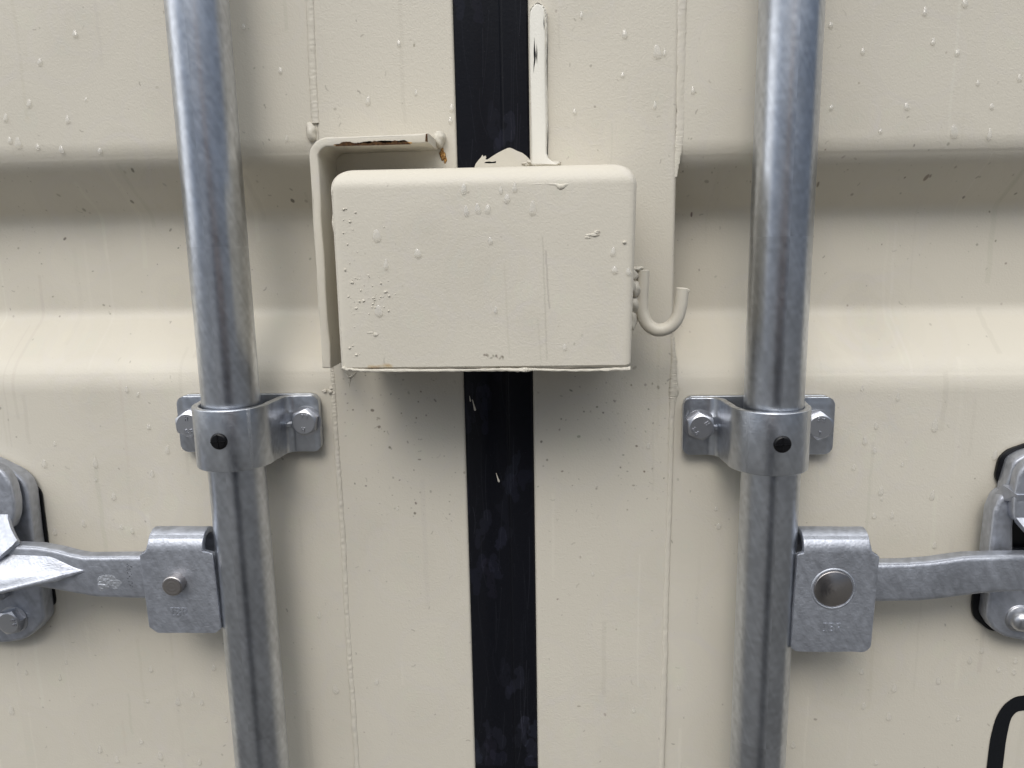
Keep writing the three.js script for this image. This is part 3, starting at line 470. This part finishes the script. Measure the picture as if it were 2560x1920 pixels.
// ---------------------------------------------------------------- handle retainers at both edges of the picture
{
  const r = thing('handle_retainer', 'galvanised catch plate with hinged latch at the left edge', 'catch plate', [-385, -263, 0.4], 'galvanised handle catches');
  const s = poly(roundPoly([[-420, -140], [-402, -128], [-366, -134], [-350, -142.4], [-344.4, -148.4], [-342.6, -156], [-343.4, -190], [-342.6, -222], [-343.2, -246], [-352, -255.6], [-361, -261], [-374, -263.4], [-402, -262], [-420, -246]], 3.4));
  s.holes.push(poly(roundPoly([[-371.5, -205], [-371, -219.5], [-362, -221.5], [-356, -218], [-355, -205]], 2)));
  const g = extrude(s, 12, 2.4, { seg: 4 }); g.translate(0, 0, 0.8); part(r, 'catch_plate', crease(g, 0.9), M.zincCast);
  const pad = extrude(poly(roundPoly([[-400, -140], [-366, -135], [-341.6, -158], [-342, -240], [-372, -258], [-400, -256]], 4)), 1.2, 0.2); pad.translate(0, 0, 0.3); part(r, 'rubber_pad', crease(pad, 0.9), M.nylon);
  const l = extrude(poly(roundPoly([[-420, -140], [-400, -130], [-360, -131.6], [-349, -138], [-345.4, -146], [-344.2, -158], [-345.4, -168], [-350, -178], [-420, -178]], 4)), 9, 2, { seg: 4 }); l.translate(0, 0, 15); part(r, 'latch', crease(l, 0.9), M.zincCast);
  {                                                         // the latch's lower edge, bent out towards the viewer to a blunt point
    const line = [[-160, 20], [-167, 21.5], [-172, 25], [-177, 30], [-182, 35.5], [-187, 39], [-193, 41.5]], P = (v) => { const q = v * (line.length - 1), i = Math.min(line.length - 2, Math.floor(q)), w = q - i; return [line[i][0] + (line[i + 1][0] - line[i][0]) * w, line[i][1] + (line[i + 1][1] - line[i][1]) * w]; };
    const right = (y) => y > -169 ? -349.5 - (y + 169) * 0.25 : y > -181 ? -349.5 + 12.4 * Math.pow((-169 - y) / 12, 1.5) : -337.1 - Math.pow((-181 - y) / 12, 1.2) * 14;
    const q = (off) => (u, v) => { const [y, z] = P(v), [y2, z2] = P(Math.min(1, v + 0.02)), [y1, z1] = P(Math.max(0, v - 0.02)), l = Math.hypot(y2 - y1, z2 - z1); return [-415 + (right(y) + 415) * u, y - 0.1 * (1 - u) * 40 * v * v - (z2 - z1) / l * off * -1, z - (y2 - y1) / l * off]; };
    const A = grid(14, 30, q(2.2)), B = grid(14, 30, q(-2.2)), E = grid(6, 30, (u, v) => { const a = q(2.2)(1, v), c = q(-2.2)(1, v), w = 1.0 * Math.sin(Math.PI * u); return [a[0] + w, a[1] + (c[1] - a[1]) * u, a[2] + (c[2] - a[2]) * u]; }), F = grid(14, 6, (u, v) => { const a = q(2.2)(u, 1), c = q(-2.2)(u, 1), w = 1.0 * Math.sin(Math.PI * v); return [a[0], a[1] + (c[1] - a[1]) * v - w, a[2] + (c[2] - a[2]) * v]; });
    part(r, 'latch_lip', mergeGeometries([A, B, E, F]), M.zincCast, { fold: (y, z) => y - z });
  }
  const boss = extrude(poly(roundPoly([[-420, -206], [-372, -206], [-364, -226], [-366, -229], [-420, -231]], 3)), 14, 2.4, { seg: 4 }); boss.translate(0, 0, 6); part(r, 'boss', crease(boss, 0.9), M.zincCast);
  bolt(r, -364.6, -245.4, 12.6, 1.75, [['8.8', 0, -3.9, 2.9]]);
}
{
  const r = thing('handle_retainer', 'galvanised catch plate on a black pad with bent lug at the right edge', 'catch plate', [300, -256, 0.4], 'galvanised handle catches');
  const pts = [[340, -140], [322, -128], [300, -128.5], [287, -132.6], [280.6, -137], [279, -146], [277.6, -153], [274, -225], [273.6, -240], [279, -248.4], [287, -253.2], [300, -256], [322, -256], [340, -246]];
  const s = poly(roundPoly([...pts].reverse(), 3)); s.holes.push(poly(roundPoly([[281.5, -172], [281, -196], [306, -196], [306, -172]], 1.5)));
  const g = extrude(s, 11, 2.2, { seg: 4 }); g.translate(0, 0, 1.4); part(r, 'catch_plate', crease(g, 0.9), M.zincCast);
  const pp = [[340, -140], [322, -124], [298, -126.6], [282, -132.6], [277.4, -138], [276, -150], [279.5, -156], [279.5, -194], [270.4, -203], [269.8, -237], [271.8, -245], [281.6, -253.4], [300, -257], [340, -250]];
  const pad = extrude(poly(roundPoly([...pp].reverse(), 3)), 2.2, 0.3); pad.translate(0, 0, 0.3); part(r, 'rubber_pad', crease(pad, 0.9), M.nylon);
  const lug = extrude(poly(roundPoly([[281.4, -196], [279.4, -176], [279.6, -158], [277, -154.6], [272.4, -154.2], [269.4, -157.6], [266.8, -166], [266.4, -196]], 1.6)), 13, 2.6, { seg: 4 }); lug.translate(0, 0, 8); part(r, 'lug', crease(lug, 0.9), M.zincCast);
  const tip = new ConvexGeometry([[270, -157, 14], [279.5, -157, 14], [271, -149.6, 19], [279, -149.6, 19], [274.5, -152.8, 29], [282, -152.8, 29], [275.5, -156.4, 28.4], [281.6, -156.4, 28], [271, -160, 19], [279.6, -161, 19]].map((p) => new THREE.Vector3(...p))); part(r, 'lug_tip', tip, M.zincCast);
  const fl = extrude(poly(roundPoly([[340, -128], [340, -172], [276.4, -170.5], [274.4, -166], [273.6, -154], [274.6, -140], [278, -134.4], [284, -130], [300, -128]], 3)), 8, 2, { seg: 4 }); fl.translate(0, 0, 20); part(r, 'latch', crease(fl, 0.9), M.zincCast);
  const lip = new ConvexGeometry([[277, -168, 22], [275.8, -167.4, 28], [340, -165, 22], [340, -165, 28], [283, -180, 40], [290, -184, 43], [340, -186, 43], [284, -183, 38.5], [340, -190, 40], [278.4, -172, 23]].map((p) => new THREE.Vector3(...p))); part(r, 'latch_lip', lip, M.zincCast, { fold: (y, z) => y - z });
  part(r, 'collar_bolt', lathe([[0, 8], [2.6, 7.9], [4.6, 7.0], [6.4, 5.2], [7.4, 2.6], [7.6, 0.6], [8.6, 0.5], [9.4, 0], [9.6, -1]]).translate(294, -240, 12.2), M.bolt, { label: 'smooth round bolt head' });
}

// black printed line of a sign, its corner in view at the lower right
{
  const outer = [[290.6, -372], [290.7, -355], [290.9, -338], [291.6, -328], [293.6, -316.5], [297.4, -308.2], [302.6, -303], [307, -301.2], [312, -300.6]], inner = [[312, -311.7], [309, -311.9], [306.4, -312.8], [304.2, -315.4], [302.8, -319.3], [301.8, -328], [301.3, -338], [301.2, -355], [301.2, -372]];
  const c = new THREE.SplineCurve(outer.map((p) => new THREE.Vector2(...p))).getPoints(60).map((p) => [p.x, p.y]), d = new THREE.SplineCurve(inner.map((p) => new THREE.Vector2(...p))).getPoints(60).map((p) => [p.x, p.y]);
  const band = (f) => [...c, [420, -300.4], [420, -311.6], ...d, [300.9, -520], [290.2, -520]];
  const g = new THREE.ShapeGeometry(poly(band().reverse())); const o = thing('sticker_line', 'black curved printed line of a sign in the lower right corner', 'sign', [350, -520, 0]);
  const p = g.attributes.position; for (let i = 0; i < p.count; i++) p.setZ(i, 0);
  const e = extrude(poly(band().reverse()), 0.16, 0); e.translate(0, 0, 0.62); part(o, 'print', e, M.decal);
}

// ---------------------------------------------------------------- raindrops: [x, y, size] on each face
function dropGeo(seed) {                                   // a bead of water that hangs: round below, drawn out above
  const R = rng(seed), tail = 0.5 + R() * 0.9, lean = (R() - 0.5) * 0.25, nu = 20, nv = 9, fat = 0.85 + R() * 0.3;
  return grid(nu, nv * 2, (u, v) => {
    const a = 2 * Math.PI * u, ph = Math.PI * v, s = Math.sin(ph), c = -Math.cos(ph);
    let x = Math.cos(a) * s, y = Math.sin(a) * s; if (y > 0) { x *= 1 - 0.24 * y * tail; y *= 1 + tail; }
    x += lean * y; const z = c > 0 ? Math.pow(c, 0.8) * (1.0 - 0.28 * Math.max(0, y)) : c * 0.25;
    return [x * 1.42 * fat, y * 1.5, z];
  }, true);
}
const dropShapes = [...Array(9)].map((_, i) => { const g = dropGeo(300 + i); g.scale(MM, MM, MM); return g; });
const DROPS = {
  'raindrop on the upper left door panel left of the locking rod': [[-283, 126], [-307, 111], [-317, 87], [-294, 77], [-333, 79], [-332, 66], [-327, 64, 1.2], [-315, 62, 0.8], [-300, 60, 1.3], [-276, 59], [-281, 89, 0.7]],
  'raindrop on the upper left door panel between the locking rod and the weld seam': [[-180, 127], [-160, 102], [-159, 63, 0.7]],
  'raindrop on the flat post above the angle bracket': [[-88, 115], [-108, 83, 1.1], [-58, 78], [-59, 71], [-79, 87, 0.7]],
  'raindrop on the flat post right of the seal above the lock box': [[44, 116], [19, 127], [63, 105, 1.5, 'largest raindrop high on the flat post right of the seal'], [67, 105, 0.7], [43, 94], [62, 76], [15, 74, 0.8]],
  'raindrop on the upper right door panel between the weld line and the rod': [[84, 84]],
  'raindrop on the upper right door panel right of the locking rod': [[161, 118, 1.2], [180, 103], [219, 107], [233, 101], [213, 123], [235, 127, 1.1], [269, 86], [246, 84], [207, 72, 1.2], [255, 71], [193, 59, 0.9], [235, 57, 1.5, 'largest raindrop just above the rib on the upper right panel'], [255, 55, 1.1], [164, 73]],
  'raindrop on the front of the lock box': [[-44, 26], [-25, 25, 0.8], [-18, 26], [-43, 15], [-37, 16, 1.2], [-32, 16, 0.9], [-22, 21], [-9, 15, 1.4, 'long raindrop high and right of centre on the lock box front'], [-90, 3, 1.5, 'large raindrop high on the left of the lock box front'], [-69, -6, 1.1, 'lone raindrop left of centre on the lock box front'], [-31, -0], [-86, -12], [-91, -36, 1.5, 'large raindrop low on the left of the lock box front'], [32, -7, 0.9], [33, -16], [40, -17, 1, 'raindrop on the right edge of the lock box front beside the hook'], [-29, -36, 0.8], [7, -56, 0.9, 'lone raindrop low on the right of the lock box front']],
  'raindrop on the left panel above the handle, near the catch plate': [[-303, -141, 1.4], [-304, -152, 0.8], [-293, -164], [-265, -148], [-344, -177, 1.2], [-337, -189], [-316, -183, 1.4], [-290, -185, 0.8], [-283, -188], [-253, -132, 1.1], [-338, -141]],
  'raindrop on the left door panel below the handle': [[-341, -285], [-371, -293], [-281, -290], [-236, -288], [-286, -314], [-264, -315, 1.2], [-253, -309], [-247, -315], [-231, -328], [-325, -353, 1.1], [-281, -358, 1.2], [-294, -346], [-253, -362], [-313, -361], [-386, -323, 1.2], [-347, -297], [-343, -340, 0.7]],
  'raindrop on the left door panel just below the rib, left of the rod': [[-276, -91], [-269, -94, 0.8], [-264, -116], [-329, -127, 0.8]],
  'raindrop on the lower left door panel between rod and weld bead': [[-159, -248, 1.3], [-180, -306, 0.9], [-151, -304, 1.3]],
  'raindrop on the lower post left of the black seal': [[-122, -297], [-102, -172, 0.6]],
  'raindrop on the lower post right of the black seal': [[54, -316], [61, -130, 0.8], [26, -217, 0.6]],
  'raindrop on the lower right door panel between weld bead and rod': [[105, -172], [107, -184], [84, -299], [94, -233, 0.6]],
  'raindrop on the right panel above the handle, near the catch plate': [[202, -134, 1.1], [196, -128], [190, -145], [220, -143, 0.7], [276, -138, 1.1], [279, -147], [208, -161, 1.3], [209, -166, 0.7], [240, -164, 1.2], [205, -177], [216, -177, 1.1], [244, -197]],
  'raindrop on the right door panel below the handle': [[204, -286], [254, -292], [226, -298, 1.5, 'largest raindrop below the handle on the right panel'], [207, -311, 1.1], [224, -319], [269, -319], [273, -277, 1.1], [292, -283, 1.3], [302, -277], [302, -285], [218, -353], [162, -341], [280, -270], [227, -250, 0.8]],
  'raindrop on the right door panel just below the rib, right of the rod': [[214, -100], [202, -118, 0.8], [238, -119, 1.3], [192, -94, 0.7]],
};
{
  const R = rng(9);
  for (const [label, list] of Object.entries(DROPS)) for (const [x, y, s = 1, own] of list) {
    const m = new THREE.Mesh(dropShapes[Math.floor(R() * 9)], M.drop), onBox = label.includes('lock box') && label.includes('front'), post = !onBox && x > -139 && x < 75;
    m.name = numbered('raindrop'); m.userData = own ? { label: own, category: 'raindrop' } : { label, category: 'raindrop', group: label.replace('raindrop', 'raindrops') };
    const z = onBox ? 75 : post ? 0.6 : panelLift(x, y, x < 0 ? 101 : 131);
    const k = s * (0.82 + R() * 0.45); m.scale.set(k, k * (0.85 + R() * 0.3), Math.min(k, 1.15)); m.position.set(x * MM, (y + EYE) * MM, (z + 0.02) * MM); m.castShadow = m.receiveShadow = true; scene.add(m);
  }
}

// ---------------------------------------------------------------- out of frame: the yard
{
  const concrete = canvasTex(512, 512, (g) => { const R = rng(3); g.fillStyle = '#403f3d'; g.fillRect(0, 0, 512, 512); for (let i = 0; i < 2600; i++) { g.fillStyle = `rgba(${R() < 0.5 ? '60,58,54' : '190,186,178'},${R() * 0.16})`; g.beginPath(); g.arc(R() * 512, R() * 512, 1 + R() * 14, 0, 7); g.fill(); } });
  const g = new THREE.PlaneGeometry(120, 120); g.rotateX(-Math.PI / 2); const uv = g.attributes.uv; for (let i = 0; i < uv.count; i++) uv.setXY(i, uv.getX(i) * 50, uv.getY(i) * 50);
  const ground = new THREE.Mesh(g, new THREE.MeshStandardMaterial({ map: concrete, roughness: 0.7 })); ground.name = 'ground'; ground.userData.kind = 'structure'; ground.receiveShadow = true; scene.add(ground);
}
// the photographer, seen only as the dark stripe that the zinc rods mirror: dark jacket and trousers, both hands at the phone
function sdfMesh(bones, lo, hi, cell, k = 0.02, shape) {      // bones: [a, b, ra, rb]; smooth union, meshed on a grid of cubes (each cut into six tetrahedra)
  const N = lo.map((l, i) => Math.ceil((hi[i] - l) / cell) + 1), at = (i, j, m) => (m * N[1] + j) * N[0] + i, F = new Float32Array(N[0] * N[1] * N[2]);
  const B = bones.map(([p, q, ra, rb]) => { const d = q.map((v, i) => v - p[i]); return [p, d, d[0] ** 2 + d[1] ** 2 + d[2] ** 2 || 1e-9, ra, rb]; });
  for (let m = 0; m < N[2]; m++) for (let j = 0; j < N[1]; j++) for (let i = 0; i < N[0]; i++) {
    const x = lo[0] + i * cell, y = lo[1] + j * cell, z = lo[2] + m * cell; let d = 1;
    for (const [p, v, l2, ra, rb] of B) { const ax = x - p[0], ay = y - p[1], az = z - p[2], t = Math.min(1, Math.max(0, (ax * v[0] + ay * v[1] + az * v[2]) / l2)); const e = Math.hypot(ax - v[0] * t, ay - v[1] * t, az - v[2] * t) - (ra + (rb - ra) * t); const h = Math.max(k - Math.abs(d - e), 0) / k; d = Math.min(d, e) - h * h * k * 0.25; }
    F[at(i, j, m)] = d;
  }
  const P = [], idx = [], seen = new Map(), C = [[0, 0, 0], [1, 0, 0], [1, 1, 0], [0, 1, 0], [0, 0, 1], [1, 0, 1], [1, 1, 1], [0, 1, 1]], T = [[0, 5, 1, 6], [0, 1, 2, 6], [0, 2, 3, 6], [0, 3, 7, 6], [0, 7, 4, 6], [0, 4, 5, 6]];
  const pos = (n) => [n % N[0], Math.floor(n / N[0]) % N[1], Math.floor(n / N[0] / N[1])];
  const cut = (a, b) => { if (a > b) [a, b] = [b, a]; const key = a * 4096 * 4096 + b; let v = seen.get(key); if (v === undefined) { const t = F[a] / (F[a] - F[b]), p = pos(a), q = pos(b); v = P.length / 3; for (let c = 0; c < 3; c++) P.push(lo[c] + (p[c] + (q[c] - p[c]) * t) * cell); seen.set(key, v); } return v; };
  for (let m = 0; m < N[2] - 1; m++) for (let j = 0; j < N[1] - 1; j++) for (let i = 0; i < N[0] - 1; i++) {
    const n = C.map(([a, b, c]) => at(i + a, j + b, m + c)); let neg = 0; for (const q of n) if (F[q] < 0) neg++; if (neg === 0 || neg === 8) continue;
    for (const t of T) {
      const q = t.map((c) => n[c]), inn = q.filter((c) => F[c] < 0), out = q.filter((c) => F[c] >= 0); const tri = [];
      if (inn.length === 1) tri.push([cut(inn[0], out[0]), cut(inn[0], out[1]), cut(inn[0], out[2])]);
      else if (inn.length === 3) tri.push([cut(out[0], inn[0]), cut(out[0], inn[1]), cut(out[0], inn[2])]);
      else if (inn.length === 2) { const A = cut(inn[0], out[0]), Bq = cut(inn[0], out[1]), Cq = cut(inn[1], out[1]), D = cut(inn[1], out[0]); tri.push([A, Bq, Cq], [A, Cq, D]); }
      const g = [0, 1, 2].map((c) => out.reduce((sum, o) => sum + pos(o)[c], 0) / (out.length || 1) - inn.reduce((sum, o) => sum + pos(o)[c], 0) / (inn.length || 1));   // outwards
      for (const [a, b, c] of tri) { const u = [0, 1, 2].map((e) => P[b * 3 + e] - P[a * 3 + e]), w = [0, 1, 2].map((e) => P[c * 3 + e] - P[a * 3 + e]); const dot = (u[1] * w[2] - u[2] * w[1]) * g[0] + (u[2] * w[0] - u[0] * w[2]) * g[1] + (u[0] * w[1] - u[1] * w[0]) * g[2]; dot > 0 ? idx.push(a, b, c) : idx.push(a, c, b); }
    }
  }
  const g = new THREE.BufferGeometry(); g.setAttribute('position', new THREE.Float32BufferAttribute(P, 3)); g.setIndex(idx); g.computeVertexNormals(); return g;
}
{
  const o = new THREE.Group(); o.name = numbered('person'); o.userData = { label: 'person in dark jacket and trousers standing before the doors, both hands holding a phone', category: 'person' }; o.position.set(0.04, 0, 0.98); scene.add(o);
  const skin = new THREE.MeshStandardMaterial({ color: lin(0.42, 0.26, 0.19), roughness: 0.6 }), cloth = new THREE.MeshStandardMaterial({ color: lin(0.014, 0.02, 0.042), roughness: 0.9 }), denim = new THREE.MeshStandardMaterial({ color: lin(0.022, 0.03, 0.05), roughness: 0.9 }), hairM = new THREE.MeshStandardMaterial({ color: lin(0.02, 0.015, 0.012), roughness: 0.7 }), shoe = new THREE.MeshStandardMaterial({ color: lin(0.02, 0.02, 0.02), roughness: 0.6 });
  const add = (name, g, m) => { const q = new THREE.Mesh(g, m); q.name = name; q.castShadow = q.receiveShadow = true; o.add(q); };
  const sides = (f) => [-1, 1].flatMap((s) => f(s));
  const torso = [[[-0.07, 0.94, 0], [0.07, 0.94, 0], 0.115, 0.115], [[-0.05, 1.1, 0.005], [0.05, 1.1, 0.005], 0.105, 0.105], [[-0.09, 1.3, 0], [0.09, 1.3, 0], 0.11, 0.11], [[-0.13, 1.41, 0], [0.13, 1.41, 0], 0.065, 0.065]];
  const arms = sides((s) => [[[s * 0.17, 1.4, 0], [s * 0.22, 1.15, -0.08], 0.055, 0.043], [[s * 0.22, 1.15, -0.08], [s * 0.105, 1.27, -0.34], 0.042, 0.03]]);
  const legs = sides((s) => [[[s * 0.09, 0.92, 0], [s * 0.1, 0.5, -0.02], 0.092, 0.06], [[s * 0.1, 0.5, -0.02], [s * 0.1, 0.1, 0.03], 0.058, 0.036]]);
  const neck = [[[0, 1.42, 0], [0, 1.53, -0.015], 0.056, 0.052]], head = [[[0, 1.63, 0.01], [0, 1.66, 0.015], 0.088, 0.085], [[0, 1.57, -0.04], [0, 1.61, -0.03], 0.05, 0.06], [[0, 1.6, -0.095], [0, 1.63, -0.085], 0.014, 0.01], ...sides((s) => [[[s * 0.086, 1.6, 0.015], [s * 0.086, 1.63, 0.02], 0.012, 0.016]])];
  const feet = sides((s) => [[[s * 0.1, 0.045, 0.06], [s * 0.115, 0.035, -0.14], 0.045, 0.034]]);
  add('body', sdfMesh([...torso, ...arms, ...legs, ...neck, ...head, ...feet], [-0.34, -0.02, -0.42], [0.34, 1.8, 0.2], 0.014, 0.04), skin);
  const fat = (list, e) => list.map(([a, b, p, q]) => [a, b, p + e, q + e]);
  add('jacket', sdfMesh(fat([...torso, ...arms], 0.02), [-0.36, 0.76, -0.44], [0.36, 1.54, 0.2], 0.014, 0.05), cloth);
  add('trousers', sdfMesh(fat([...legs, torso[0]], 0.016), [-0.26, 0.03, -0.2], [0.26, 1.1, 0.2], 0.014, 0.04), denim);
  add('shoes', sdfMesh(fat(feet, 0.014), [-0.24, -0.03, -0.24], [0.24, 0.14, 0.18], 0.012, 0.02), shoe);
  add('hair', sdfMesh([[[0, 1.68, 0.03], [0, 1.69, 0.03], 0.09, 0.088], [[0, 1.62, 0.06], [0, 1.66, 0.05], 0.07, 0.075]], [-0.14, 1.5, -0.12], [0.14, 1.82, 0.18], 0.01, 0.03), hairM);
  for (const s of [-1, 1]) {                                  // a palm, four bent fingers behind the phone, a thumb on its near face
    const w = [s * 0.105, 1.27, -0.34], q = (x, y, z) => [s * x, y, z], f = [[q(0.105, 1.268, -0.33), q(0.092, 1.3, -0.4), 0.027, 0.03], [q(0.086, 1.33, -0.425), q(0.094, 1.285, -0.42), 0.018, 0.02]];
    for (let i = 0; i < 4; i++) { const y = 1.345 - i * 0.021, L = [0.03, 0.034, 0.031, 0.024][i]; f.push([q(0.09, y - 0.012, -0.425), q(0.088, y, -0.462), 0.0095, 0.009], [q(0.088, y, -0.462), q(0.088 - L, y + 0.003, -0.474), 0.009, 0.0085], [q(0.088 - L, y + 0.003, -0.474), q(0.07 - L, y + 0.003, -0.474), 0.0085, 0.0075]); }
    f.push([q(0.095, 1.305, -0.405), q(0.082, 1.33, -0.432), 0.013, 0.011], [q(0.082, 1.33, -0.432), q(0.062, 1.35, -0.448), 0.011, 0.009]);
    add('hand', sdfMesh(f, s < 0 ? [-0.14, 1.22, -0.49] : [0.01, 1.22, -0.49], s < 0 ? [-0.01, 1.38, -0.29] : [0.14, 1.38, -0.29], 0.005, 0.008), skin);
  }
  const ph = new THREE.Mesh(new RoundedBoxGeometry(0.15, 0.074, 0.008, 4, 0.0038), new THREE.MeshStandardMaterial({ color: lin(0.01, 0.01, 0.012), roughness: 0.3 }));
  ph.name = numbered('phone'); ph.userData = { label: 'black phone held crosswise in both hands of the person', category: 'phone' }; ph.position.set(0.055, 1.345, 0.52); ph.rotation.x = rad(-10.5); ph.castShadow = true; scene.add(ph);
}
renderer.render(scene, camera);
